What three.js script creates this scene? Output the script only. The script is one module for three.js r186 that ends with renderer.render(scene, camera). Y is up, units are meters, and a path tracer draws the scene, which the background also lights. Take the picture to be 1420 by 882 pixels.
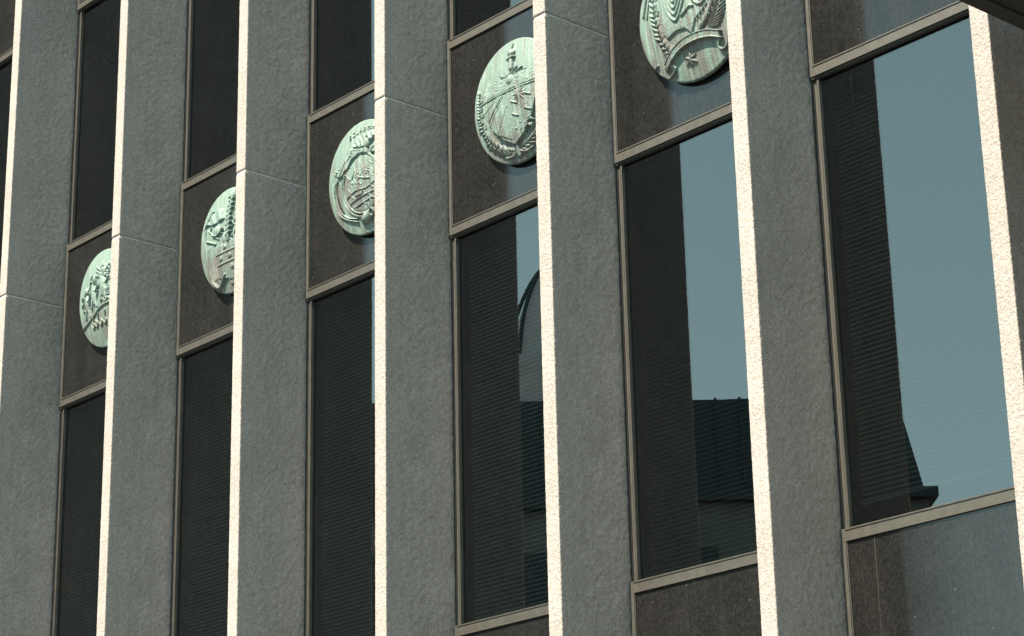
import * as THREE from 'three';
import { mergeGeometries } from 'three/addons/utils/BufferGeometryUtils.js';
import { RoundedBoxGeometry } from 'three/addons/geometries/RoundedBoxGeometry.js';

// ───────── camera, sky, sun, exposure ─────────
const scene = new THREE.Scene();
const camera = new THREE.PerspectiveCamera(15.9, 1420 / 882, 0.5, 900);
camera.position.set(16.0453, 1.5938, 7.9276);
camera.up.set(0.25605, 0.94597, 0.19893);
camera.lookAt(16.0453 - 0.70591 * 10, 1.5938 + 0.32357 * 10, 7.9276 - 0.63008 * 10);
scene.add(camera);

const sunDirection = new THREE.Vector3(-0.035, 1.3, 1).normalize();
// hazy summer sky: pale toward the horizon and round the sun, blue overhead
function hazySky(w = 512, h = 256) {
  const data = new Float32Array(w * h * 4), d = new THREE.Vector3(), D = 180 / Math.PI;
  for (let y = 0; y < h; y++) for (let x = 0; x < w; x++) {
    const el = ((y + 0.5) / h - 0.5) * Math.PI, az = ((x + 0.5) / w - 0.5) * 2 * Math.PI;
    d.set(Math.cos(el) * Math.cos(az), Math.sin(el), Math.cos(el) * Math.sin(az));
    const up = Math.max(0, el * D), gamma = Math.acos(Math.min(1, Math.max(-1, d.dot(sunDirection)))) * D;
    const pale = Math.exp(-up / 26), glow = 0.62 + 0.85 * Math.exp(-Math.pow(gamma / 42, 1.2)), k = (y * w + x) * 4;
    const v = SKY_LEVEL * (0.34 + 1.15 * pale) * glow;
    data[k] = v * (0.48 + 0.24 * pale); data[k + 1] = v * (0.8 + 0.24 * pale); data[k + 2] = v * (0.98 + 0.01 * pale); data[k + 3] = 1;
  }
  const t = new THREE.DataTexture(data, w, h, THREE.RGBAFormat, THREE.FloatType);
  t.mapping = THREE.EquirectangularReflectionMapping; t.magFilter = t.minFilter = THREE.LinearFilter; t.needsUpdate = true;
  return t;
}
const SKY_LEVEL = 0.66;
scene.background = scene.environment = hazySky();

const sun = new THREE.DirectionalLight(0xfff1dc, 5);
sun.name = 'sun';
sun.target.position.set(6, 6, 0);
sun.position.copy(sunDirection).multiplyScalar(80).add(sun.target.position);
sun.castShadow = true;
sun.shadow.mapSize.set(4096, 4096);
Object.assign(sun.shadow.camera, { left: -45, right: 45, top: 45, bottom: -45, near: 1, far: 200 });
scene.add(sun, sun.target);

const renderer = new THREE.WebGLRenderer({ antialias: true });
renderer.shadowMap.enabled = true;
renderer.toneMapping = THREE.LinearToneMapping;
renderer.toneMappingExposure = 4.15;

// ───────── random numbers and noise ─────────
function rng(seed) {
  let a = seed >>> 0;
  return () => { a = (a + 0x6d2b79f5) >>> 0; let t = Math.imul(a ^ (a >>> 15), 1 | a); t = (t + Math.imul(t ^ (t >>> 7), 61 | t)) ^ t; return ((t ^ (t >>> 14)) >>> 0) / 4294967296; };
}
function hash(x, y, s) {
  let h = Math.imul(x, 374761393) ^ Math.imul(y, 668265263) ^ Math.imul(s, 2147483647 ^ 0x5bd1e995);
  h = Math.imul(h ^ (h >>> 13), 1274126177); h ^= h >>> 16;
  return (h >>> 0) / 4294967296;
}
const wrap = (i, n) => ((i % n) + n) % n;
function noise(x, y, s, px = 1 << 20, py = px) {            // value noise, 0..1, period px, py
  const xi = Math.floor(x), yi = Math.floor(y), fx = x - xi, fy = y - yi;
  const u = fx * fx * (3 - 2 * fx), v = fy * fy * (3 - 2 * fy);
  const x0 = wrap(xi, px), x1 = wrap(xi + 1, px), y0 = wrap(yi, py), y1 = wrap(yi + 1, py);
  const a = hash(x0, y0, s), b = hash(x1, y0, s), c = hash(x0, y1, s), d = hash(x1, y1, s);
  return a + (b - a) * u + (c - a) * v + (a - b - c + d) * u * v;
}
const clamp = (x, a = 0, b = 1) => Math.min(b, Math.max(a, x));
const smooth = (a, b, x) => { const t = clamp((x - a) / (b - a)); return t * t * (3 - 2 * t); };

// ───────── textures (colour and fine relief of the materials only) ─────────
function texture(w, h, paint, colour = true) {
  const data = new Uint8Array(w * h * 4), o = [0, 0, 0];
  for (let y = 0; y < h; y++) for (let x = 0; x < w; x++) {
    paint(x, y, o);
    const k = (y * w + x) * 4;
    for (let c = 0; c < 3; c++) {
      let v = clamp(o[c]);
      if (colour) v = v <= 0.0031308 ? v * 12.92 : 1.055 * Math.pow(v, 1 / 2.4) - 0.055;   // linear values in, sRGB bytes out
      data[k + c] = Math.round(v * 255);
    }
    data[k + 3] = 255;
  }
  const t = new THREE.DataTexture(data, w, h);
  t.wrapS = t.wrapT = THREE.RepeatWrapping;
  t.magFilter = THREE.LinearFilter; t.minFilter = THREE.LinearMipmapLinearFilter; t.generateMipmaps = true;
  if (colour) t.colorSpace = THREE.SRGBColorSpace;
  t.needsUpdate = true;
  return t;
}
// exposed-aggregate concrete: 1.28 m of wall in 1024 pixels
const grain = (x, y, s) => {
  const a = noise(x / 5.12, y / 5.12, 11 + s, 200), b = noise(x / 8 + 3.3, y / 8, 12 + s, 128), c = noise(x / 3.2, y / 3.2, 13 + s, 320);
  return 0.45 * a + 0.33 * b + 0.22 * c;
};
const concreteColour = texture(1024, 1024, (x, y, o) => {
  const g = grain(x, y, 0), m = noise(x / 128, y / 128, 21, 8) * 0.5 + noise(x / 51.2, y / 51.2, 22, 20) * 0.2 + noise(x / 16, y / 341.33, 23, 64, 3) * 0.3, p = hash(x >> 2, y >> 2, 5);
  let v = 0.193 * (0.62 + 0.74 * g) * (0.86 + 0.28 * m);
  if (p > 0.985) v *= 1.2; else if (p < 0.03) v *= 0.72;
  o[0] = v * 1.085; o[1] = v * 0.985; o[2] = v * 0.905;
});
const concreteRelief = texture(1024, 1024, (x, y, o) => { o[0] = o[1] = o[2] = clamp((grain(x, y, 0) - 0.2) * 1.7); }, false);
// polished dark stone: 1.5 m in 1024 pixels, brown-black with pale and rusty flecks and thin run-off lines
const graniteColour = texture(1024, 1024, (x, y, o) => {
  const a = hash(x >> 1, y >> 1, 31), b = noise(x / 7, y / 7, 32, 146), c = noise(x / 90, y / 140, 33, 11, 7);
  const run = smooth(0.72, 0.9, noise(x / 9, y / 400, 34, 113, 2)) * noise(x / 2, y / 60, 35, 512, 17);
  let v = 0.0085 * (0.35 + 0.6 * a + 0.75 * b) * (0.8 + 0.4 * c) + 0.003 * run;
  const p = hash(x >> 2, y >> 2, 36);
  if (p > 0.9996) v += 0.06; else if (p > 0.996) v += 0.008;
  o[0] = v * 1.03; o[1] = v; o[2] = v * 0.96;
});
const metalColour = texture(512, 512, (x, y, o) => {
  const a = noise(x / 5, y / 5, 41, 102), b = noise(x / 40, y / 40, 42, 13), c = noise(x / 2, y / 64, 43, 256, 8);
  const v = 0.0235 * (0.55 + 0.25 * a + 0.5 * b + 0.16 * c);
  o[0] = v * 1.06; o[1] = v; o[2] = v * 0.78;
});
const asphaltColour = texture(512, 512, (x, y, o) => {
  const v = 0.055 * (0.6 + 0.5 * noise(x / 2, y / 2, 51, 256) + 0.3 * noise(x / 64, y / 64, 52, 8));
  o[0] = v; o[1] = v; o[2] = v * 0.98;
});
const limestoneColour = texture(512, 512, (x, y, o) => {
  const v = 0.2 * (0.75 + 0.25 * noise(x / 6, y / 6, 61, 85) + 0.25 * noise(x / 73, y / 73, 62, 7));
  o[0] = v * 1.03; o[1] = v; o[2] = v * 0.9;
});

const std = (o) => new THREE.MeshStandardMaterial(o);
const M = {
  concrete: std({ map: concreteColour, bumpMap: concreteRelief, bumpScale: 0.0024, roughness: 0.95 }),
  mortar: std({ color: new THREE.Color().setRGB(0.42, 0.41, 0.38), roughness: 1 }),
  granite: new THREE.MeshPhysicalMaterial({ map: graniteColour, roughness: 0.12, ior: 1.46 }),
  metal: std({ map: metalColour, roughness: 0.62, metalness: 0.0 }),
  metalBead: std({ map: metalColour, roughness: 0.45 }),
  sealant: std({ color: new THREE.Color().setRGB(0.012, 0.012, 0.011), roughness: 0.9 }),
  glass: new THREE.MeshPhysicalMaterial({ color: new THREE.Color().setRGB(0.29, 0.345, 0.345), transmission: 1, thickness: 0, roughness: 0.0, ior: 1.9 }),
  slat: std({ color: new THREE.Color().setRGB(0.36, 0.35, 0.32), roughness: 0.7 }),
  interior: std({ color: new THREE.Color().setRGB(0.24, 0.235, 0.22), roughness: 1 }),
  canopy: new THREE.MeshPhysicalMaterial({ specularIntensity: 0.2, color: new THREE.Color().setRGB(0.022, 0.022, 0.021), roughness: 0.8 }),
  asphalt: std({ map: asphaltColour, roughness: 0.95 }),
  limestone: std({ map: limestoneColour, roughness: 0.9 }),
  slate: std({ color: new THREE.Color().setRGB(0.055, 0.06, 0.065), roughness: 0.6 }),
  frostedGlass: new THREE.MeshPhysicalMaterial({ color: new THREE.Color().setRGB(0.62, 0.64, 0.64), roughness: 0.95, transmission: 0.5, thickness: 0, side: THREE.DoubleSide }),
  faintLime: std({ color: new THREE.Color().setRGB(0.016, 0.0155, 0.014), roughness: 1 }),
  lime: std({ color: new THREE.Color().setRGB(0.045, 0.045, 0.042), roughness: 1 }),
  lead: std({ color: new THREE.Color().setRGB(0.32, 0.35, 0.37), roughness: 0.7 }),
  bark: std({ color: new THREE.Color().setRGB(0.09, 0.07, 0.05), roughness: 1 }),
  leaf: std({ color: new THREE.Color().setRGB(0.055, 0.085, 0.03), roughness: 0.8, side: THREE.DoubleSide }),
};

// ───────── small helpers ─────────
function mesh(name, geometry, material, parent) {
  const o = new THREE.Mesh(geometry, material);
  o.name = name; o.castShadow = o.receiveShadow = true;
  parent.add(o);
  return o;
}
function group(name, parent) { const g = new THREE.Group(); g.name = name; parent.add(g); return g; }
function describe(o, label, category, grouped) { o.userData.label = label; o.userData.category = category; if (grouped) o.userData.group = grouped; return o; }
function structure(o) { o.userData.kind = 'structure'; return o; }
// a box from corner to corner with uv in metres, moved by an own offset so that neighbours differ
let boxCount = 0;
function box(x0, x1, y0, y1, z0, z1, repeat = 1.28, rounded = 0) {
  const g = rounded ? new RoundedBoxGeometry(x1 - x0, y1 - y0, z1 - z0, 2, rounded) : new THREE.BoxGeometry(x1 - x0, y1 - y0, z1 - z0);
  const p = g.attributes.position, n = g.attributes.normal, uv = g.attributes.uv, k = ++boxCount, ox = (k * 0.377) % 1, oy = (k * 0.619) % 1;
  for (let i = 0; i < p.count; i++) {
    const ax = Math.abs(n.getX(i)), ay = Math.abs(n.getY(i)), az = Math.abs(n.getZ(i));
    const [u, v] = ax >= ay && ax >= az ? [p.getZ(i), p.getY(i)] : ay >= az ? [p.getX(i), p.getZ(i)] : [p.getX(i), p.getY(i)];
    uv.setXY(i, u / repeat + ox, v / repeat + oy);
  }
  return g.translate((x0 + x1) / 2, (y0 + y1) / 2, (z0 + z1) / 2);
}

// ───────── setting: ground, road, pavement ─────────
{
  const ground = new THREE.PlaneGeometry(700, 700).rotateX(-Math.PI / 2).translate(0, -0.02, 60);
  const uv = ground.attributes.uv; for (let i = 0; i < uv.count; i++) uv.setXY(i, uv.getX(i) * 350, uv.getY(i) * 350);
  structure(mesh('road', ground, M.asphalt, scene));
  structure(mesh('pavement', box(-60, 40, -0.016, 0.12, -6, 4.2, 2, 0), M.limestone, scene));
}

// ───────── the office building ─────────
const PITCH = 1.5, FIN_WIDTH = 0.101, BASE = 6.6;
const finOffset = { 1: -0.0684, 2: 0.0209, 3: 0.0572, 4: 0.0362, 5: -0.001, 6: -0.0225, 7: -0.0225 };
const finX = (j) => PITCH * j + (finOffset[j] ?? (j < 1 ? -0.05 : -0.02));     // right edge of fin j
const FIRST = -2, LAST = 9;

const building = group('office_building', scene);
describe(building, 'office block with tall grey concrete fins, dark stone panels and tinted windows', 'building');

// a fin segment: U-shaped skin of a rough concrete slab, its right front edge at the origin
function finSegment(height, seed, step) {
  const W = FIN_WIDTH, D = 0.56, r = 0.005, ring = [];
  const add = (x, z, nx, nz) => { const l = ring[ring.length - 1]; ring.push({ x, z, nx, nz, s: l ? l.s + Math.hypot(x - l.x, z - l.z) : 0 }); };
  const run = (ax, az, bx, bz, nx, nz, st) => { const n = Math.max(2, Math.round(Math.hypot(bx - ax, bz - az) / st)); for (let i = 0; i <= n; i++) add(ax + (bx - ax) * i / n, az + (bz - az) * i / n, nx, nz); };
  run(-W, -D, -W, -r, -1, 0, Math.max(step, 0.03));
  add(-W + r * 0.29, -r * 0.29, -0.7, 0.7);
  run(-W + r, 0, -r, 0, 0, 1, step);
  add(-r * 0.29, -r * 0.29, 0.7, 0.7);
  run(0, -r, 0, -D, 1, 0, step);
  const cols = ring.length, rows = Math.round(height / step) + 1, pos = [], uv = [], index = [];
  for (let i = 0; i < rows; i++) {
    const y = height * i / (rows - 1), end = Math.min(i, rows - 1 - i), inset = end === 0 ? 0.006 : 0;
    for (const q of ring) {
      const corner = Math.abs(q.nx * q.nz) > 0.1 ? 0.25 : q.nz > 0.9 ? 0.15 : 0.1 + 0.9 * smooth(0, 0.2, -q.z);
      const f = step < 0.02
        ? corner * ((noise(q.s / 0.019, y / 0.019, seed) - 0.5) * 0.0078 + (noise(q.s / 0.042, y / 0.042, seed + 1) - 0.5) * 0.0022) + smooth(0, 0.2, -q.z) * (noise(q.s / 0.3, y / 0.5, seed + 2) - 0.5) * 0.004
        : 0;
      const chip = step < 0.02 && Math.abs(q.nx) > 0.5 && Math.abs(q.nz) > 0.5 ? -0.004 * smooth(0.8, 0.97, noise(y / 0.022, 5.5, seed + 3)) : 0;
      pos.push(q.x + q.nx * (f + chip - inset), y, q.z + q.nz * (f + chip - inset));
      uv.push((q.s + seed * 0.37) / 1.28, (y + seed * 0.71) / 1.28);
    }
  }
  for (let i = 0; i < rows - 1; i++) for (let k = 0; k < cols - 1; k++) {
    const a = i * cols + k, b = a + 1, c = a + cols, d = c + 1;
    index.push(a, b, d, a, d, c);
  }
  for (const [row, flip] of [[0, 0], [rows - 1, 1]]) {
    const c = pos.length / 3; pos.push(-W / 2, row ? height : 0, -D / 2); uv.push(0, 0);
    for (let k = 0; k < cols - 1; k++) flip ? index.push(c, row * cols + k, row * cols + k + 1) : index.push(c, row * cols + k + 1, row * cols + k);
  }
  const g = new THREE.BufferGeometry();
  g.setAttribute('position', new THREE.Float32BufferAttribute(pos, 3));
  g.setAttribute('uv', new THREE.Float32BufferAttribute(uv, 2));
  g.setIndex(index); g.computeVertexNormals();
  return g;
}
const JOINT = BASE + 0.804, SEG = 4.2, GAP = 0.007;
const fine = [3, 17, 29].map((s) => finSegment(SEG - GAP, s, 0.011));
const coarse = finSegment(SEG - GAP, 41, 0.09);
const mortar = new THREE.BoxGeometry(FIN_WIDTH - 0.008, GAP, 0.54).translate(-FIN_WIDTH / 2, GAP / 2, -0.277);
for (let j = FIRST; j <= LAST; j++) {
  const fin = group('fin', building);
  fin.position.set(finX(j), 0, 0);
  const near = j >= 0 && j <= 7;
  for (let k = -2; k <= 1; k++) {
    const y = JOINT + k * SEG;
    const s = mesh('fin_segment', near && k >= -1 && k <= 0 ? fine[wrap(j * 2 + k, 3)] : coarse, M.concrete, fin);
    s.position.y = y + GAP / 2;
    const m = mesh('mortar_joint', mortar, M.mortar, fin);
    m.position.y = y - GAP / 2;
  }
}

// the wall between the fins, floor by floor (heights above the spandrel's lower edge)
const SPANDRELS = [[-3.743, -2.419], [0, 1.32], [3.327, 4.65]], TRANSOM = 0.063;
const WINDOWS = [[-6.2, -3.743], [-2.419, 0], [1.32, 3.327], [4.65, 7.2]];
const GLASS_Z = -0.53;
for (let b = FIRST; b < LAST; b++) {
  const x0 = finX(b), x1 = finX(b + 1) - FIN_WIDTH;
  for (const [a, c] of SPANDRELS) {
    const y0 = BASE + a, y1 = BASE + c, s = group('spandrel', building);
    for (const side of [0, 1]) {
      const e = side ? x1 : x0, d = side ? -1 : 1, q = (u, v) => [Math.min(e + d * u, e + d * v), Math.max(e + d * u, e + d * v)];
      mesh('sealant', box(...q(0, 0.009), y0, y1, -0.56, -0.505), M.sealant, s);
      mesh('mullion', box(...q(0.009, 0.036), y0, y1, -0.56, -0.492, 0.5, 0.003), M.metal, s);
      mesh('glazing_bead', box(...q(0.036, 0.043), y0 + TRANSOM, y1 - TRANSOM, -0.56, -0.496, 0.5, 0.002), M.metalBead, s);
    }
    for (const ty of [y0, y1 - TRANSOM]) {
      const xa = x0 + 0.036, xb = x1 - 0.036;
      mesh('transom', mergeGeometries([box(xa, xb, ty + 0.007, ty + TRANSOM - 0.007, -0.565, -0.4945, 0.5), box(xa, xb, ty, ty + 0.007, -0.565, -0.490, 0.5), box(xa, xb, ty + TRANSOM - 0.007, ty + TRANSOM, -0.565, -0.490, 0.5)]), M.metal, s);
    }
    mesh('stone_panel', box(x0 + 0.043, x1 - 0.043, y0 + TRANSOM, y1 - TRANSOM, -0.545, -0.503, 1.5), M.granite, s);
  }
  for (const [a, c] of WINDOWS) {
    const y0 = BASE + a, y1 = BASE + c, w = group('window', building);
    for (const side of [0, 1]) {
      const e = side ? x1 : x0, d = side ? -1 : 1, q = (u, v) => [Math.min(e + d * u, e + d * v), Math.max(e + d * u, e + d * v)];
      mesh('sealant', box(...q(0, 0.02), y0, y1, -0.575, -0.512), M.sealant, w);
      mesh('mullion', box(...q(0.02, 0.042), y0, y1, -0.575, -0.516, 0.5, 0.003), M.metal, w);
      mesh('glazing_bead', box(...q(0.042, 0.057), y0, y1, -0.56, -0.507, 0.5, 0.003), M.metalBead, w);
    }
    mesh('glazing_bead', box(x0 + 0.057, x1 - 0.057, y0, y0 + 0.01, -0.56, -0.52, 0.5, 0.002), M.metalBead, w);
    mesh('head_gasket', box(x0 + 0.001, x1 - 0.001, y1 - 0.012, y1 - 0.001, -0.56, -0.499, 0.5), M.sealant, w);
    const r = hash(b + 50, Math.round(a * 10) + 100, 3) - 0.5;
    const sheet = new THREE.BoxGeometry(x1 - x0 - 0.106, y1 - y0 - 0.01, 0.007, 14, 30, 1), sp = sheet.attributes.position;
    for (let i = 0; i < sp.count; i++) sp.setZ(i, sp.getZ(i) + 0.00028 * (noise(sp.getX(i) / 0.5 + b * 7, sp.getY(i) / 0.7 + a * 3, 81) + 0.3 * noise(sp.getX(i) / 0.2 + b * 5, sp.getY(i) / 0.25, 82)));   // drawn glass is never quite flat
    sheet.computeVertexNormals();
    const pane = mesh('pane', sheet, M.glass, w);
    pane.position.set((x0 + x1) / 2, (y0 + y1) / 2, GLASS_Z - 0.0035);
    pane.rotation.y = r * 0.002; pane.rotation.x = (hash(b + 20, Math.round(a * 10) + 50, 4) - 0.5) * 0.002;
  }
}
{
  const xa = finX(FIRST) - FIN_WIDTH, xb = finX(LAST);
  mesh('plinth', box(xa, xb, 0.12, BASE - 6.2, -0.62, -0.45), M.granite, building);
  for (const [a, c] of SPANDRELS) {
    mesh('spandrel_wall', box(xa + 0.02, xb - 0.02, BASE + a, BASE + c, -0.75, -0.566), M.interior, building);
    mesh('floor_slab', box(xa + 0.02, xb - 0.02, BASE + a + 0.5, BASE + c - 0.35, -6, -0.752), M.interior, building);
  }
  mesh('rear_wall', box(xa, xb, 0.12, BASE + 8.2, -6.3, -6.002), M.interior, building);
  for (const x of [xa - 0.3, xb + 0.002]) mesh('end_wall', box(x, x + 0.298, 0.12, BASE + 8.2, -6.3, -0.3), M.concrete, building);
  mesh('parapet', box(xa, xb, BASE + 7.2, BASE + 8.2, -6, -0.562), M.concrete, building);
}

// dried runs and spots on the glass and stone
for (const [x, y, z, w, l] of [[9.232, 6.59, -0.5295, 0.0035, 0.27], [9.186, 4.11, -0.5025, 0.0028, 0.5], [6.68, 4.38, -0.5295, 0.004, 0.035]]) {
  const g = new THREE.CylinderGeometry(w, w * 0.35, l, 8).scale(1, 1, 0.2).translate(0, -l / 2, 0);
  mesh('dried_drip', g, z > -0.51 ? M.faintLime : M.lime, building).position.set(x, y, z);
}

// the dark canopy that juts out beside the last fin in view
{
  const c = group('entrance_canopy', scene);
  describe(c, 'black metal canopy jutting out from the facade beside a concrete fin', 'canopy');
  const y = BASE - 0.585;
  mesh('soffit', box(10.83, 14.9, y + 0.012, y + 0.06, -0.48, 2.3), M.canopy, c);
  mesh('fascia', box(10.75, 10.83, y, y + 0.34, -0.48, 2.38), M.canopy, c);
  mesh('fascia', box(10.83, 14.9, y, y + 0.34, 2.302, 2.38), M.canopy, c);
  mesh('fascia', box(14.902, 14.98, y, y + 0.34, -0.48, 2.38), M.canopy, c);
  mesh('roof_sheet', box(10.83, 14.9, y + 0.3, y + 0.332, -0.48, 2.3), M.canopy, c);
}

// ───────── venetian blinds behind the tall windows ─────────
const medallionOfBay = { 1: 'figures and foliage', 2: 'flags and a palm trunk', 3: 'an oval landscape', 4: 'a pointed shield and sunrays', 5: 'draped swags and a ribbon' };
for (let b = 0; b <= 6; b++) {
  const x0 = finX(b) + 0.075, x1 = finX(b + 1) - FIN_WIDTH - 0.075, y0 = BASE - 2.419 + (b === 6 ? 0.13 : 0.03), y1 = BASE - 0.06;
  const o = group(b ? 'venetian_blind_' + String(b).padStart(3, '0') : 'venetian_blind', scene);
  o.position.set((x0 + x1) / 2, y0, -0.6);
  const w = x1 - x0, geos = [], n = Math.floor((y1 - y0) / 0.026);
  for (let k = 0; k < n; k++) geos.push(new THREE.BoxGeometry(w, 0.0016, 0.025).rotateX([0.7, 0.66, 0.74, 0.7, 0.78, 0.5, 0.68][b] + (hash(k, b, 9) - 0.5) * 0.05).translate(0, 0.02 + k * 0.026 + (hash(k, b, 8) - 0.5) * 0.0016, 0));
  mesh('slats', mergeGeometries(geos), M.slat, o).userData.kind = 'stuff';
  mesh('head_rail', new THREE.BoxGeometry(w, 0.035, 0.03).translate(0, y1 - y0 + 0.022, 0), M.slat, o);
  mesh('bottom_rail', new THREE.BoxGeometry(w, 0.012, 0.026), M.slat, o);
  describe(o, b === 0 ? 'closed venetian blind behind the narrow sliver of window, no medallion above it' : b === 6 ? 'closed venetian blind behind the widest window, beside the black canopy' : 'closed venetian blind behind the window under the medallion with ' + medallionOfBay[b], 'blind', 'blinds behind the windows');
}

// ───────── bronze medallions ─────────
// Each face is one relief surface over a shallow dome; every emblem on it is cut out as a part of its own.
// Coordinates: u right, v up, 1 = the radius.
const seg = (u, v, ax, ay, bx, by) => { const dx = bx - ax, dy = by - ay, t = clamp(((u - ax) * dx + (v - ay) * dy) / (dx * dx + dy * dy || 1)); return [Math.hypot(u - ax - dx * t, v - ay - dy * t), t]; };
class Relief {
  constructor() { this.items = []; }
  item(part, box, f) { this.items.push({ part, box, f }); }
  tube(part, pts, r, h = r, taper = 1, base = 0) {
    r *= 0.78;
    const curve = new THREE.CatmullRomCurve3(pts.map(([x, y]) => new THREE.Vector3(x, y, 0)));
    const P = pts.length > 2 ? curve.getPoints(pts.length * 5) : pts.map(([x, y]) => ({ x, y })), n = P.length - 1;
    const b = [Math.min(...P.map((p) => p.x)) - r, Math.max(...P.map((p) => p.x)) + r, Math.min(...P.map((p) => p.y)) - r, Math.max(...P.map((p) => p.y)) + r];
    this.item(part, b, (u, v) => {
      let best = -1;
      for (let i = 0; i < n; i++) {
        const [d, t] = seg(u, v, P[i].x, P[i].y, P[i + 1].x, P[i + 1].y), k = 1 + (taper - 1) * (i + t) / n, q = d / (r * k);
        if (q < 1) best = Math.max(best, base + h * k * Math.sqrt(1 - q * q));
      }
      return best;
    });
  }
  plate(part, pts, h, bevel = 0.014, wave) {
    const n = pts.length, b = [Math.min(...pts.map((p) => p[0])), Math.max(...pts.map((p) => p[0])), Math.min(...pts.map((p) => p[1])), Math.max(...pts.map((p) => p[1]))];
    this.item(part, b, (u, v) => {
      let inside = false, d = 9;
      for (let i = 0, j = n - 1; i < n; j = i++) {
        const [ax, ay] = pts[i], [bx, by] = pts[j];
        if ((ay > v) !== (by > v) && u < (bx - ax) * (v - ay) / (by - ay) + ax) inside = !inside;
        d = Math.min(d, seg(u, v, ax, ay, bx, by)[0]);
      }
      return inside ? (h + (wave ? wave(u, v) : 0)) * smooth(0, bevel, d + bevel * 0.25) : -1;
    });
  }
  blob(part, x, y, rx, ry, h, turn = 0, base = 0) {
    const r = Math.max(rx, ry), c = Math.cos(turn), s = Math.sin(turn);
    this.item(part, [x - r, x + r, y - r, y + r], (u, v) => { const p = ((u - x) * c + (v - y) * s) / rx, q = (-(u - x) * s + (v - y) * c) / ry, k = 1 - p * p - q * q; return k > 0 ? base + h * Math.sqrt(k) : -1; });
  }
  leaf(part, x, y, a, l, w, h, base = 0.008) {
    const c = Math.cos(a), s = Math.sin(a);
    this.item(part, [x - l, x + l, y - l, y + l], (u, v) => {
      const p = ((u - x) * c + (v - y) * s) / l, q = Math.abs(-(u - x) * s + (v - y) * c);
      if (p < 0 || p > 1) return -1;
      const e = w * Math.sin(Math.PI * Math.pow(p, 0.8));
      return q < e ? base + h * (1 - (q / e) * 0.9) * (0.5 + 0.5 * Math.sin(Math.PI * Math.min(1, p + 0.25))) : -1;
    });
  }
  spray(part, pts, count, l, w, h, spread, rnd, r = 0.016) {      // a leafy branch
    this.tube(part, pts, r, r * 1.2, 0.6);
    const curve = new THREE.CatmullRomCurve3(pts.map(([x, y]) => new THREE.Vector3(x, y, 0)));
    for (let i = 0; i < count; i++) {
      const t = (i + 0.5) / count, p = curve.getPoint(t), d = curve.getTangent(t), a = Math.atan2(d.y, d.x), side = i % 2 ? 1 : -1;
      this.leaf(part, p.x, p.y, a + side * spread * (0.75 + 0.5 * rnd()), l * (0.8 + 0.4 * rnd()), w * (0.8 + 0.4 * rnd()), h * (0.8 + 0.4 * rnd()));
    }
  }
  build(root, R, material, N = 280, H = 0.135) {
    const size = N + 1, Z = new Float32Array(size * size), X = new Float32Array(size * size), Y = new Float32Array(size * size), who = new Int16Array(size * size).fill(-1);
    for (let i = 0; i < size; i++) for (let k = 0; k < size; k++) {
      let u = -1 + 2 * k / N, v = -1 + 2 * i / N; const r = Math.hypot(u, v), at = i * size + k;
      if (r > 1) { u /= r; v /= r; }
      let z = 0;
      for (let q = 0; q < this.items.length; q++) {
        const it = this.items[q], b = it.box;
        if (u < b[0] || u > b[1] || v < b[2] || v > b[3]) continue;
        const h = it.f(u, v);
        if (h > z + 1e-4) { z = h; who[at] = q; }
      }
      const rr = Math.min(1, r);
      X[at] = u * R; Y[at] = v * R;
      Z[at] = R * (H * (1 - rr * rr) + 0.64 * (z + (who[at] < 0 ? 0 : 0.005 * (noise(u * 42, v * 42, 72) - 0.5) + 0.004 * (noise(u * 80, v * 80, 73) - 0.5))) * smooth(1, 0.97, rr) + 0.012 * smooth(1, 0.985, rr) + (noise(u * 9, v * 9, 71) - 0.5) * 0.004);
    }
    const names = ['face', ...new Set(this.items.map((q) => q.part))], lists = new Map(names.map((n) => [n, []]));
    for (let i = 0; i < N; i++) for (let k = 0; k < N; k++) {
      const a = i * size + k, c = [a, a + 1, a + size, a + size + 1];
      if (Math.min(...c.map((q) => Math.hypot(-1 + 2 * (q % size) / N, -1 + 2 * Math.floor(q / size) / N))) >= 1) continue;
      const votes = {};
      for (const q of c) { const n = who[q] < 0 ? 'face' : this.items[who[q]].part; votes[n] = (votes[n] ?? 0) + (n === 'face' ? 0.9 : 1); }
      const part = Object.keys(votes).sort((p, q) => votes[q] - votes[p])[0];
      lists.get(part).push(c[0], c[1], c[3], c[0], c[3], c[2]);
    }
    const normal = new Float32Array(size * size * 3), at = (i, k) => clamp(i, 0, N) * size + clamp(k, 0, N);
    for (let i = 0; i < size; i++) for (let k = 0; k < size; k++) {
      const l = at(i, k - 1), r = at(i, k + 1), d = at(i - 1, k), t = at(i + 1, k);
      const gx = (Z[r] - Z[l]) / (X[r] - X[l] || 1), gy = (Z[t] - Z[d]) / (Y[t] - Y[d] || 1), len = Math.hypot(gx, gy, 1);
      normal.set([-gx / len, -gy / len, 1 / len], (i * size + k) * 3);
    }
    for (const [name, list] of lists) {
      if (!list.length) continue;
      const map = new Map(), pos = [], nor = [], uv = [], index = list.map((q) => {
        let m = map.get(q);
        if (m === undefined) { m = map.size; map.set(q, m); pos.push(X[q], Y[q], Z[q]); nor.push(normal[q * 3], normal[q * 3 + 1], normal[q * 3 + 2]); uv.push(X[q] / R / 2 + 0.5, Y[q] / R / 2 + 0.5); }
        return m;
      });
      const g = new THREE.BufferGeometry();
      g.setAttribute('position', new THREE.Float32BufferAttribute(pos, 3));
      g.setAttribute('normal', new THREE.Float32BufferAttribute(nor, 3));
      g.setAttribute('uv', new THREE.Float32BufferAttribute(uv, 2));
      g.setIndex(index);
      const made = mesh(name.split('#')[0], g, material, root);
      if (/foliage|scrollwork|landscape/.test(name)) made.userData.kind = 'stuff';
    }
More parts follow.
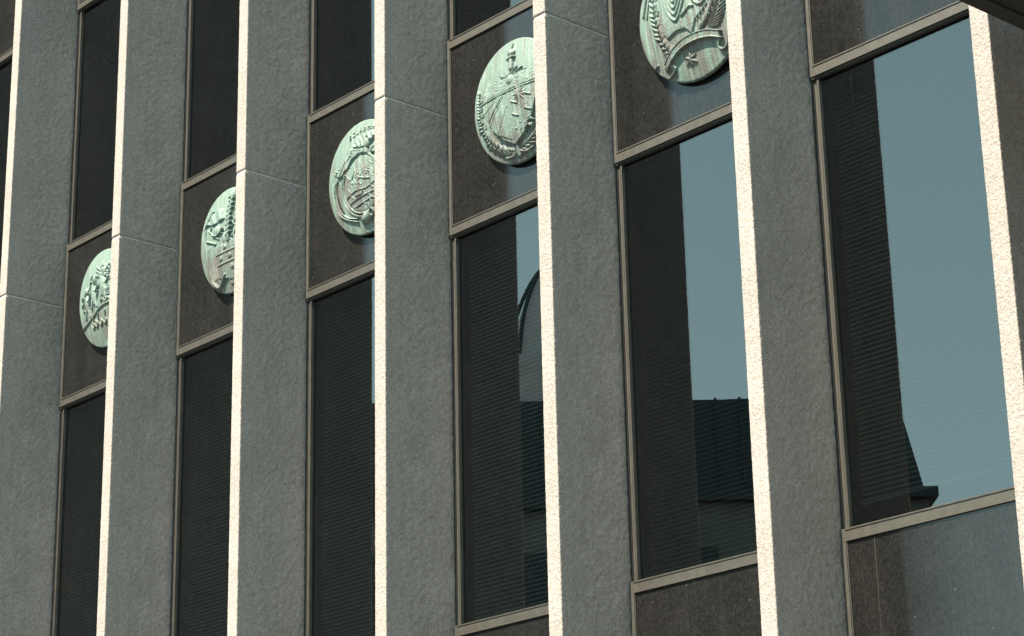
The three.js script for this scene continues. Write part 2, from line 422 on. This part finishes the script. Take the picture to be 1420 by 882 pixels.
    const edge = new THREE.LatheGeometry([[0.0, -0.05], [0.985, -0.05], [1, -0.04], [1, 0.0]].map(([r, z]) => new THREE.Vector2(r * R, z * R)), 96).rotateX(Math.PI / 2);
    mesh('rim', edge, material, root);
    mesh('mounting_stud', new THREE.CylinderGeometry(0.05, 0.05, 0.07, 20).rotateX(Math.PI / 2).translate(0, 0, -0.05), M.sealant, root);
  }
}
// weathered bronze: green patina broken by brown metal in vertical run-off streaks
function patina(seed, cover) {
  const t = texture(512, 512, (x, y, o) => {
    const streak = 0.6 * noise(x / 7, y / 150, seed, 74, 4) + 0.4 * noise(x / 3, y / 70, seed + 1, 171, 8);
    const patch = 0.6 * noise(x / 46, y / 80, seed + 2, 12, 7) + 0.4 * noise(x / 15, y / 22, seed + 3, 35, 24);
    const bare = 0.16 + 0.5 * noise(x / 11, y / 300, seed + 6, 47, 2) + 0.16 * noise(x / 60, y / 60, seed + 7, 9), washed = smooth(bare - 0.1, bare + 0.1, y / 512);   // ragged ends of the run-off
    const g = smooth(0.3, 0.68, 0.5 * streak + 0.4 * patch + cover - 0.06 + 0.22 * washed);
    const chalk = smooth(0.55, 0.8, noise(x / 5, y / 110, seed + 4, 103, 5)) * 0.22, f = 0.79 + 0.26 * noise(x / 2, y / 2, seed + 5, 256);
    o[0] = (0.074 + (0.094 - 0.074 + chalk * 0.2) * g) * f; o[1] = (0.076 + (0.152 - 0.076 + chalk * 0.17) * g) * f; o[2] = (0.068 + (0.13 - 0.068 + chalk * 0.17) * g) * f;
  });
  return std({ map: t, roughness: 0.68, bumpMap: concreteRelief, bumpScale: 0.0012 });
}
function medallion(b, x, y, R, cover, seed, label, draw) {
  const o = group(b > 1 ? 'bronze_medallion_' + String(b - 1).padStart(3, '0') : 'bronze_medallion', scene);
  describe(o, label, 'medallion', 'bronze medallions on the stone panels');
  o.position.set(x + 0.01, BASE + y, -0.425);
  o.rotation.x = Math.atan(0.1);
  const relief = new Relief();
  draw(relief, rng(seed));
  relief.build(o, R, patina(seed * 10 + 100, cover));
}
const GLYPH = { E: [[0, 0, 0, 2], [0, 0, 1, 0], [0, 1, 0.8, 1], [0, 2, 1, 2]], C: [[0, 0, 0, 2], [0, 0, 1, 0], [0, 2, 1, 2]], U: [[0, 0, 0, 2], [1, 0, 1, 2], [0, 0, 1, 0]], A: [[0, 0, 0.5, 2], [1, 0, 0.5, 2], [0.25, 0.8, 0.75, 0.8]], D: [[0, 0, 0, 2], [0, 0, 0.8, 0.3], [0.8, 0.3, 0.8, 1.7], [0.8, 1.7, 0, 2]], O: [[0, 0, 0, 2], [1, 0, 1, 2], [0, 0, 1, 0], [0, 2, 1, 2]], R: [[0, 0, 0, 2], [0, 2, 1, 2], [1, 2, 1, 1.1], [1, 1.1, 0, 1], [0.4, 1, 1, 0]] };

medallion(1, 2.165, 0.662, 0.37, 0.1, 1, 'green bronze medallion with crowded figures and foliage above a slanting ground line', (m, rnd) => {
  m.tube('ground_line', [[-0.84, -0.44], [-0.6, -0.4], [-0.3, -0.32], [0, -0.2], [0.3, -0.17], [0.8, -0.25]], 0.035, 0.05);
  for (const [x, y, s] of [[-0.52, -0.02, 1], [-0.22, 0.12, 1.2], [0.14, 0.2, 1.25], [0.45, 0.05, 1.1]]) {
    m.blob('figure', x, y, 0.09 * s, 0.2 * s, 0.08, 0.2); m.blob('figure', x + 0.03, y + 0.27 * s, 0.06 * s, 0.065 * s, 0.08);
    m.tube('figure', [[x - 0.12, y + 0.02], [x - 0.04, y + 0.1], [x + 0.1, y + 0.05], [x + 0.18, y + 0.16]], 0.03, 0.08);
    m.tube('figure', [[x - 0.06, y - 0.1], [x - 0.1, y - 0.28]], 0.04, 0.06); m.tube('figure', [[x + 0.05, y - 0.1], [x + 0.1, y - 0.28]], 0.04, 0.06);
  }
  for (let i = 0; i < 26; i++) { const x = -0.6 + rnd() * 1.2, y = -0.12 + rnd() * 0.7 * (1 - Math.abs(x) * 0.8); m.tube('foliage', [[x, y], [x + 0.06 - rnd() * 0.12, y + 0.1 * rnd()], [x + 0.1 * rnd(), y + 0.12]], 0.016, 0.06); }
  for (let i = 0; i < 40; i++) { const x = -0.72 + rnd() * 1.4, y = -0.15 + rnd() * 0.8 * (1 - Math.abs(x) * 0.8); m.leaf('foliage', x, y, rnd() * 6.28, 0.12, 0.03, 0.06); }
  for (let i = 0; i < 8; i++) m.spray('foliage', [[-0.1 + i * 0.05, 0.4], [-0.12 + i * 0.07, 0.6 + 0.1 * rnd()]], 6, 0.08, 0.02, 0.04, 0.7, rnd);
  for (const x of [-0.36, -0.22, -0.05, 0.1, 0.3, 0.45]) m.tube('scrollwork', [[x, -0.42], [x + 0.06, -0.5], [x, -0.56], [x - 0.05, -0.5]], 0.022, 0.05);
  for (const x of [-0.3, -0.1, 0.15]) m.tube('scrollwork', [[x, -0.3], [x - 0.02, -0.42]], 0.018, 0.05);
});

medallion(2, 3.79, 0.632, 0.374, 0.04, 2, 'green bronze medallion with crossed flags, a palm trunk and a panelled shield', (m, rnd) => {
  m.plate('shield', [[-0.32, -0.06], [0.5, -0.06], [0.5, -0.62], [0.1, -0.78], [-0.34, -0.68]], 0.05, 0.03);
  for (const y of [-0.24, -0.44]) m.tube('shield', [[-0.3, y], [0.48, y]], 0.018, 0.03, 1, 0.045);
  for (const [x, y] of [[0, -0.15], [0.12, -0.34], [0.14, -0.55], [-0.16, -0.34], [0.34, -0.3]]) m.blob('shield', x, y, 0.06, 0.05, 0.04, 0, 0.045);
  m.tube('palm_trunk', [[0.26, 0.84], [0.2, 0.5], [0.14, 0.1], [0.12, -0.05]], 0.055, 0.1);
  for (let i = 0; i < 9; i++) m.leaf('palm_trunk', 0.25, 0.78, 0.1 + i * 0.36, 0.2, 0.035, 0.07);
  for (let i = 0; i < 8; i++) m.tube('palm_trunk', [[0.08 + i * 0.012, 0.05 + i * 0.09], [0.22 + i * 0.012, 0.1 + i * 0.09]], 0.014, 0.03, 1, 0.08);
  const fold = (u, v) => 0.02 * Math.sin(26 * (u + v * 0.4));
  m.plate('flag', [[-0.66, 0.46], [-0.4, 0.62], [-0.18, 0.66], [-0.02, 0.6], [0.02, 0.4], [-0.2, 0.38], [-0.36, 0.36]], 0.06, 0.03, fold);
  m.plate('flag#2', [[0.4, 0.4], [0.45, 0.62], [0.7, 0.52], [0.8, 0.3], [0.6, 0.26]], 0.06, 0.03, fold);
  m.tube('flagpole', [[-0.74, 0.4], [-0.4, 0.66]], 0.03, 0.07); m.tube('flagpole', [[-0.7, 0.42], [-0.69, 0.16]], 0.02, 0.06); m.tube('flagpole', [[-0.69, 0.16], [-0.32, 0.0]], 0.022, 0.06); m.tube('flagpole', [[-0.6, 0.34], [-0.2, 0.06]], 0.02, 0.05);
  m.blob('drum', -0.28, 0.24, 0.13, 0.1, 0.07); m.tube('drum', [[-0.42, 0.2], [-0.25, 0.14], [-0.02, 0.22]], 0.026, 0.08);
  m.blob('drum', 0.02, 0.02, 0.1, 0.12, 0.08); m.blob('drum#3', 0.5, 0.1, 0.12, 0.12, 0.08);
  for (let i = 0; i < 6; i++) m.tube('drapery', [[-0.66 + i * 0.05, 0.0], [-0.68 + i * 0.06, -0.4], [-0.6 + i * 0.06, -0.64]], 0.018, 0.03);
  for (let i = 0; i < 22; i++) { const x = -0.5 + rnd() * 0.9, y = 0.05 + rnd() * 0.6; m.tube('scrollwork', [[x, y], [x + 0.08 * (rnd() - 0.5), y - 0.08], [x + 0.1 * rnd(), y - 0.14]], 0.014, 0.05); }
  for (let i = 0; i < 16; i++) m.tube('shield', [[-0.28 + i * 0.05, -0.08], [-0.28 + i * 0.05, -0.6]], 0.009, 0.012, 1, 0.045);
  m.tube('cannon', [[-0.6, -0.68], [-0.4, -0.82], [-0.12, -0.64]], 0.05, 0.09); m.tube('cannon', [[-0.64, -0.62], [-0.5, -0.74]], 0.03, 0.05); m.tube('cannon', [[0.05, -0.86], [0.4, -0.7]], 0.05, 0.08);
  for (const [x, y] of [[0.08, -0.86], [0.22, -0.9], [0.16, -0.76], [0.02, -0.78]]) m.tube('cannonball', [[x - 0.045, y], [x, y + 0.045], [x + 0.045, y], [x, y - 0.045], [x - 0.045, y]], 0.024, 0.05);
});

medallion(3, 5.287, 0.618, 0.378, 0.07, 3, 'green bronze medallion with an oval landscape framed by draped flags under a spread-winged bird', (m, rnd) => {
  const oval = (rx, ry, n = 30) => [...Array(n + 1)].map((_, i) => [0.06 + rx * Math.cos(i / n * 6.2832), -0.14 + ry * Math.sin(i / n * 6.2832)]);
  m.plate('oval_shield', oval(0.47, 0.5), 0.03, 0.03);
  m.tube('oval_frame', oval(0.49, 0.52, 18), 0.03, 0.06);
  m.tube('oval_frame', oval(0.56, 0.57, 18).slice(8, 16), 0.022, 0.05);
  for (const p of [[[-0.34, 0.12], [-0.18, -0.02], [-0.06, 0.1], [0.02, -0.06]], [[-0.1, 0.22], [0, 0.0], [0.1, -0.06], [0.3, -0.12]], [[0.08, 0.24], [0.16, 0.08], [0.3, 0.0]], [[-0.36, -0.3], [-0.1, -0.24], [0.2, -0.26], [0.44, -0.2]], [[-0.3, -0.42], [0, -0.38], [0.34, -0.36]], [[-0.2, -0.52], [0.1, -0.48], [0.3, -0.46]]]) m.tube('landscape', p, 0.018, 0.03, 1, 0.028);
  for (let i = 0; i < 9; i++) m.tube('landscape', [[-0.3 + i * 0.07, 0.1 + 0.14 * rnd()], [-0.28 + i * 0.07, -0.02 + 0.1 * rnd()]], 0.016, 0.028, 1, 0.026);
  for (let i = 0; i < 26; i++) { const x = -0.3 + rnd() * 0.7, y = -0.5 + rnd() * 0.7; m.tube('landscape', [[x, y], [x + 0.02 + rnd() * 0.05, y - 0.02 - rnd() * 0.09]], 0.014, 0.026, 1, 0.026); }
  for (let i = 0; i < 12; i++) m.leaf('draped_flag', -0.6 + i * 0.07, 0.2 + i * 0.028, 2.6 + rnd() * 1.2, 0.12, 0.022, 0.04, 0.07);
  m.plate('boat', [[-0.14, -0.3], [0.12, -0.27], [0.08, -0.36], [-0.08, -0.36]], 0.065, 0.02); m.tube('boat', [[0, -0.3], [0.02, -0.12]], 0.016, 0.06); m.blob('boat', -0.02, -0.2, 0.08, 0.05, 0.05);
  m.plate('bird', [[-0.14, 0.5], [0.04, 0.68], [0.3, 0.74], [0.5, 0.7], [0.72, 0.52], [0.5, 0.56], [0.34, 0.5], [0.2, 0.42], [0.06, 0.48]], 0.1, 0.05, (u, v) => 0.015 * Math.sin(60 * u + 30 * v));
  m.blob('bird', 0.28, 0.52, 0.08, 0.12, 0.12); m.blob('bird', 0.3, 0.64, 0.04, 0.045, 0.13);
  const drape = (u, v) => 0.018 * Math.sin(40 * (u - v)) * Math.sin(11 * u + 3);
  m.plate('draped_flag', [[-0.28, 0.5], [-0.16, 0.56], [0.06, 0.48], [0.3, 0.44], [0.34, 0.3], [0.1, 0.36], [-0.1, 0.3], [-0.24, 0.18], [-0.5, 0.1], [-0.62, 0.16], [-0.58, 0.24], [-0.4, 0.34]], 0.085, 0.04, drape);
  m.plate('draped_flag', [[0.34, 0.44], [0.6, 0.44], [0.74, 0.24], [0.62, 0.08], [0.52, 0.26], [0.36, 0.3]], 0.085, 0.04, drape);
  m.tube('draped_flag', [[-0.66, 0.3], [-0.62, 0.08], [-0.7, 0.06], [-0.74, -0.04]], 0.03, 0.06);
  for (const d of [0, 0.07]) m.tube('flag_border', [[-0.72 + d, 0.06], [-0.76 + d, -0.2], [-0.7 + d * 1.3, -0.46], [-0.5 + d, -0.62], [-0.18, -0.76 + d * 0.8]], 0.02, 0.06);
  for (let i = 0; i < 14; i++) { const t = i / 13; m.tube('flag_border', [[-0.72 + 0.1 * t * t, 0.0 - 0.5 * t], [-0.66 + 0.12 * t * t, -0.01 - 0.48 * t]], 0.013, 0.04); }
  m.tube('flag_border#2', [[0.84, 0.06], [0.86, -0.2], [0.8, -0.46], [0.6, -0.62], [0.3, -0.76]], 0.024, 0.06);
  m.blob('fasces', 0.1, -0.74, 0.2, 0.1, 0.12, 0.25); m.tube('fasces', [[0.2, -0.72], [0.26, -0.65], [0.32, -0.72], [0.26, -0.78], [0.2, -0.72]], 0.028, 0.14);
  [...'ECUADOR'].forEach((c, i) => {
    const a = 1.94 - i * 0.125, R0 = 0.82, cx = 0.07 + R0 * Math.cos(a), cy = R0 * Math.sin(a), tx = Math.sin(a), ty = -Math.cos(a);
    for (const [x0, y0, x1, y1] of GLYPH[c]) { const P = (x, y) => [cx + tx * (x - 0.5) * 0.05 + Math.cos(a) * (y - 1) * 0.035, cy + ty * (x - 0.5) * 0.05 + Math.sin(a) * (y - 1) * 0.035]; m.tube('lettering', [P(x0, y0), P(x1, y1)], 0.012, 0.03); }
  });
});

medallion(4, 6.767, 0.632, 0.385, 0.06, 4, 'green bronze medallion with a pointed shield under long sunrays, ringed by a wreath', (m, rnd) => {
  m.plate('shield', [[-0.62, 0.12], [0.62, 0.1], [0.6, -0.12], [0.46, -0.4], [0.24, -0.62], [0.0, -0.75], [-0.24, -0.61], [-0.46, -0.38], [-0.59, -0.12]], 0.095, 0.02);
  m.plate('shield_chief', [[-0.72, 0.36], [-0.4, 0.38], [0, 0.36], [0.4, 0.37], [0.74, 0.34], [0.65, 0.13], [-0.64, 0.14]], 0.07, 0.02, (u, v) => 0.012 * noise(u * 14, v * 40, 77));
  m.tube('shield_chief', [[-0.63, 0.125], [0.63, 0.105]], 0.02, 0.03, 1, 0.09);
  m.tube('shield', [[0.02, 0.1], [0, -0.72]], 0.018, 0.02, 1, 0.09);
  for (const [a, b, c, d] of [[-0.6, -0.05, -0.2, 0.1], [-0.1, 0.08, -0.5, -0.3], [-0.02, -0.1, -0.36, -0.5]]) m.tube('shield', [[a, b], [c, d]], 0.016, 0.016, 1, 0.092);
  m.plate('shield', [[-0.04, -0.14], [-0.03, -0.66], [-0.33, -0.5]], 0.112, 0.012);
  m.plate('shield', [[-0.58, -0.08], [-0.2, 0.1], [-0.08, 0.1], [-0.52, -0.24]], 0.112, 0.012);
  for (let i = 0; i < 12; i++) m.tube('shield', [[0.06 + i * 0.045, 0.08], [0.05 + i * 0.045, -0.6 + i * 0.05]], 0.01, 0.014, 1, 0.09);
  for (let i = 0; i < 10; i++) m.tube('shield_chief', [[-0.6 + rnd() * 1.0, 0.16 + rnd() * 0.14], [-0.45 + rnd() * 1.0, 0.17 + rnd() * 0.15]], 0.011, 0.016, 1, 0.062);
  m.blob('sun', 0.06, 0.3, 0.12, 0.1, 0.12);
  for (let i = 0; i < 17; i++) { const a = 0.05 + i * 0.19, l = i % 2 ? 0.2 : 0.27; m.tube('sun', [[0.06 + 0.13 * Math.cos(a), 0.3 + 0.1 * Math.sin(a)], [0.06 + l * 1.35 * Math.cos(a), 0.3 + l * 0.75 * Math.sin(a)]], 0.017, 0.085, 0.7); }
  m.tube('key', [[-0.32, 0.2], [0.42, 0.22]], 0.024, 0.07); m.blob('key', -0.34, 0.2, 0.06, 0.05, 0.09); m.blob('key', 0.4, 0.19, 0.04, 0.06, 0.08);
  m.tube('fasces', [[0.07, 0.5], [0.07, 0.72]], 0.065, 0.09); m.blob('fasces', 0.07, 0.76, 0.085, 0.07, 0.12); m.tube('fasces', [[0.07, 0.8], [0.08, 0.92]], 0.016, 0.06); m.tube('fasces', [[0, 0.66], [0.14, 0.68]], 0.025, 0.11); m.tube('fasces#2', [[0, -0.76], [0, -0.9]], 0.06, 0.07);
  m.tube('palm_tree', [[0.28, -0.55], [0.27, -0.3], [0.27, -0.02]], 0.026, 0.04, 1, 0.09);
  for (let i = 0; i < 10; i++) m.leaf('palm_tree', 0.27, 0.0, -0.9 + i * 0.56, 0.17, 0.03, 0.045, 0.09);
  for (const [x, y] of [[0.14, -0.1], [0.42, -0.04], [0.13, -0.3], [0.4, -0.28]]) m.tube('palm_tree', [[x - 0.06, y + 0.03], [x + 0.06, y - 0.03]], 0.018, 0.04, 1, 0.09);
  for (let i = 0; i < 14; i++) m.leaf('palm_tree', 0.12 + rnd() * 0.3, -0.55 + rnd() * 0.14, rnd() * 6, 0.08, 0.02, 0.03, 0.09);
  for (const s of [-1, 1]) {
    m.spray('wreath', [[0.06 * s, -0.84], [0.36 * s, -0.72], [0.62 * s, -0.5], [0.78 * s, -0.18], [0.8 * s, 0.1], [0.76 * s, 0.36]], s < 0 ? 54 : 40, s < 0 ? 0.12 : 0.17, s < 0 ? 0.036 : 0.03, 0.06, s < 0 ? 1.0 : 0.5, rnd, 0.02);
    m.tube('wreath', [[0, -0.82], [0.14 * s, -0.88], [0.3 * s, -0.86]], 0.028, 0.06);
  }
});

medallion(5, 8.235, 0.668, 0.412, 0.03, 5, 'green bronze medallion with draped swags, a laurel branch, palm fronds and an arched ribbon', (m, rnd) => {
  m.plate('shield', [[-0.46, 0.66], [0.6, 0.66], [0.62, 0.2], [0.52, 0.0], [0.34, -0.14], [0.16, -0.24], [0.06, -0.42], [-0.04, -0.3], [-0.2, -0.28], [-0.4, -0.33], [-0.47, -0.2]], 0.045, 0.03);
  for (let i = 0; i < 6; i++) {
    const k = i * 0.085;
    m.tube('drapery', [[-0.38 + k * 0.3, 0.42], [-0.3 + k * 0.2, 0.02 + k], [-0.17, -0.13 + k * 1.05], [-0.04 - k * 0.2, 0.02 + k], [0.04, 0.2 + k * 0.3]], 0.03, 0.05, 1, 0.04);
    if (i < 5) m.tube('drapery', [[0.1, 0.22 + k * 0.4], [0.18 + k * 0.1, 0.03 + k], [0.3, -0.06 + k * 1.05], [0.42 - k * 0.2, 0.05 + k], [0.5, 0.4]], 0.03, 0.05, 1, 0.04);
  }
  for (let i = 0; i < 18; i++) m.tube('shield', [[-0.42 + i * 0.055, 0.0], [-0.42 + i * 0.055, -0.26]], 0.008, 0.01, 1, 0.042);
  m.blob('drapery', 0.07, 0.22, 0.05, 0.05, 0.1, 0, 0.03);
  m.tube('drapery', [[-0.06, -0.1], [0.04, -0.06], [0.1, -0.02], [0.16, -0.04]], 0.03, 0.06, 1, 0.03);
  m.spray('laurel_branch', [[-0.34, -0.62], [-0.5, -0.36], [-0.58, -0.08], [-0.62, 0.2], [-0.6, 0.55]], 30, 0.15, 0.042, 0.07, 0.75, rnd, 0.022);
  for (let i = 0; i < 8; i++) m.leaf('laurel_branch', -0.36, -0.58, 3.5 + i * 0.14, 0.26, 0.02, 0.04);
  m.tube('palm_fronds', [[0.06, -0.5], [0.4, -0.4], [0.62, -0.1], [0.7, 0.3]], 0.024, 0.06);
  for (let i = 0; i < 15; i++) { const t = i / 14, x = 0.22 + 0.46 * t, y = -0.46 + 0.6 * t * t + 0.14 * t; m.leaf('palm_fronds', x, y, 0.15 + 0.95 * t, 0.34, 0.026, 0.075); m.leaf('palm_fronds', x - 0.02, y + 0.03, 1.1 + 0.7 * t, 0.26, 0.024, 0.07); }
  const arc = [[-0.52, -0.68], [-0.34, -0.56], [-0.12, -0.485], [0.12, -0.47], [0.34, -0.5], [0.52, -0.57]];
  m.plate('ribbon', [...arc.map(([x, y]) => [x, y + 0.055]), ...arc.slice().reverse().map(([x, y]) => [x, y - 0.05])], 0.085, 0.025);
  for (const d of [-0.045, 0.05]) m.tube('ribbon', arc.map(([x, y]) => [x, y + d]), 0.014, 0.022, 1, 0.08);
  m.tube('ribbon', [[-0.52, -0.7], [-0.4, -0.69], [-0.36, -0.74], [-0.46, -0.8], [-0.58, -0.82], [-0.7, -0.72], [-0.78, -0.62], [-0.7, -0.58]], 0.026, 0.06);
  m.tube('ribbon', [[0.5, -0.6], [0.44, -0.7], [0.48, -0.76], [0.56, -0.74], [0.62, -0.6], [0.66, -0.46]], 0.028, 0.065);
  for (let i = 0; i < 6; i++) m.leaf('star', -0.06, -0.72, 0.5 + i * 1.047, 0.12, 0.024, 0.05);
  for (const x of [-0.32, -0.24, -0.16]) m.blob('laurel_branch', x, -0.43 - 0.06 * hash(Math.round(x * 100), 1, 1), 0.05, 0.04, 0.05);
  m.tube('side_flag', [[-0.86, 0.2], [-0.74, 0.5], [-0.6, 0.7]], 0.03, 0.05); m.tube('side_flag', [[-0.78, 0.14], [-0.7, 0.4]], 0.02, 0.04);
});

// ───────── what the glass mirrors: the block across the street and a street tree ─────────
{
  const o = group('corner_building', scene);
  describe(o, 'old stone block with slate mansard roof and glazed dome, mirrored in the windows', 'building');
  o.position.set(-10.25, 0.22, 25);
  o.rotation.y = Math.atan2(0.75, -0.66);      // local +x runs along its street front, away from the near corner
  const L = 26, D = 12, wallTop = 11.95;
  // local frame: x along the front, z toward our facade
  const s = -1;
  const part = (name, x0, x1, y0, y1, z0, z1, m) => mesh(name, box(x0, x1, y0, y1, Math.min(s * z0, s * z1), Math.max(s * z0, s * z1), 2), m, o);
  part('wall', 0, L, 0, wallTop, 0, D, M.limestone);
  part('cornice', -0.16, L + 0.16, wallTop + 0.002, wallTop + 0.2, -0.24, D + 0.24, M.slate);
  part('string_course', -0.08, L + 0.08, 8.1, 8.35, -0.1, -0.002, M.limestone);
  const roof = new THREE.BufferGeometry(), y0 = wallTop + 0.202, y1 = 14.15, a = 0.05, c = 0.42;
  const P = [[a, y0, a], [L - a, y0, a], [L - a, y0, D - a], [a, y0, D - a], [c, y1, c], [L - c, y1, c], [L - c, y1, D - c], [c, y1, D - c]];
  roof.setAttribute('position', new THREE.Float32BufferAttribute([[0, 1, 5, 4], [1, 2, 6, 5], [2, 3, 7, 6], [3, 0, 4, 7], [4, 5, 6, 7], [3, 2, 1, 0]].flatMap(([p, q, r, t]) => [p, r, q, p, t, r]).flatMap((k) => [P[k][0], P[k][1], s * P[k][2]]), 3));
  roof.computeVertexNormals();
  mesh('mansard_roof', roof, M.slate, o);
  for (let k = 0; k < 9; k++) for (const [wy, h] of [[1.4, 2.2], [5, 2.3], [8.9, 2.2]]) {
    const x = 1.2 + k * 2.8, w = group('window', o);
    mesh('window_frame', box(x - 0.1, x + 1.2, wy - 0.1, wy + h + 0.1, 0.002, 0.06, 2), M.limestone, w);
    mesh('pane', box(x, x + 1.1, wy, wy + h, 0.0605, 0.075, 2), M.slate, w);
  }
  const turret = new THREE.LatheGeometry([[0, 3.5], [0.16, 3.4], [0.2, 2.9], [0.45, 2.75], [0.85, 2.4], [1.2, 1.8], [1.42, 1.1], [1.5, 0.3], [1.62, 0.25], [1.62, 0.0], [1.45, -0.1], [1.45, -2.6]].map(([r, y]) => new THREE.Vector2(r, y)).reverse(), 32);
  for (let k = 0; k < 52; k++) mesh('roof_seam', new THREE.BoxGeometry(0.05, 2.06, 0.06).rotateX(-0.185).translate(0.45 + k * 0.49, 13.15, -0.19), M.slate, o);
  for (const [x, w] of [[5.4, 1.6], [13, 1.2]]) mesh('chimney', box(x, x + w, 14.152, 15.0, -3, -2.1, 2), M.limestone, o);
  mesh('roof_ledge', box(4.6, 11, 14.152, 14.3, -1.6, -0.5, 2), M.slate, o);
  const t = mesh('turret', turret, M.frostedGlass, scene);
  t.position.set(-17.2, 15.95, 22.67); scene.remove(t); o.updateMatrixWorld(true); o.worldToLocal(t.position); o.add(t);
  for (let k = 0; k < 12; k++) mesh('turret_rib', new THREE.TubeGeometry(new THREE.CatmullRomCurve3([[1.56, 0.3], [1.47, 1.1], [1.25, 1.8], [0.9, 2.42], [0.48, 2.78]].map(([r, y]) => new THREE.Vector3(r * Math.cos(k * 0.5236), y, r * Math.sin(k * 0.5236)))), 16, 0.045, 5), M.slate, t);
}
{
  const o = group('street_tree', scene);
  describe(o, 'leafy street tree at the kerb, mirrored dimly in the lowest stone panel', 'tree');
  o.position.set(2.1, 0, 10.2); o.scale.setScalar(1.15);
  const trunk = new THREE.CylinderGeometry(0.07, 0.14, 3.6, 10, 6).translate(0, 1.8, 0);
  mesh('trunk', trunk, M.bark, o);
  const rnd = rng(77), limbs = [], tips = [];
  for (let i = 0; i < 9; i++) {
    const a = i * 0.7 + rnd() * 0.4, l = 1.1 + rnd() * 0.7, b = new THREE.Vector3(0, 2.4 + rnd() * 1.1, 0), e = b.clone().add(new THREE.Vector3(Math.cos(a) * l, 0.7 + rnd() * 0.9, Math.sin(a) * l));
    limbs.push(new THREE.TubeGeometry(new THREE.CatmullRomCurve3([b, b.clone().lerp(e, 0.5).add(new THREE.Vector3(0, 0.15, 0)), e]), 6, 0.03, 5));
    tips.push(e, b.clone().lerp(e, 0.6));
  }
  mesh('limbs', mergeGeometries(limbs), M.bark, o);
  const one = new THREE.BufferGeometry();
  one.setAttribute('position', new THREE.Float32BufferAttribute([0, 0, 0, 0.045, 0.06, 0.01, 0, 0.13, 0, -0.045, 0.06, 0.01], 3)); one.setIndex([0, 1, 2, 0, 2, 3]); one.computeVertexNormals();
  const leaves = [], mm = new THREE.Matrix4(), qq = new THREE.Quaternion(), ee = new THREE.Euler();
  for (let i = 0; i < 5200; i++) {
    const t = tips[Math.floor(rnd() * tips.length)], d = new THREE.Vector3(rnd() - 0.5, rnd() - 0.5, rnd() - 0.5).normalize().multiplyScalar(0.62 * Math.cbrt(rnd()));
    ee.set(rnd() * 6.3, rnd() * 6.3, rnd() * 6.3);
    leaves.push(one.clone().applyMatrix4(mm.compose(t.clone().add(d), qq.setFromEuler(ee), new THREE.Vector3(1, 1, 1).multiplyScalar(0.8 + rnd() * 0.6))));
  }
  mesh('crown', mergeGeometries(leaves), M.leaf, o).userData.kind = 'stuff';
}

renderer.render(scene, camera);
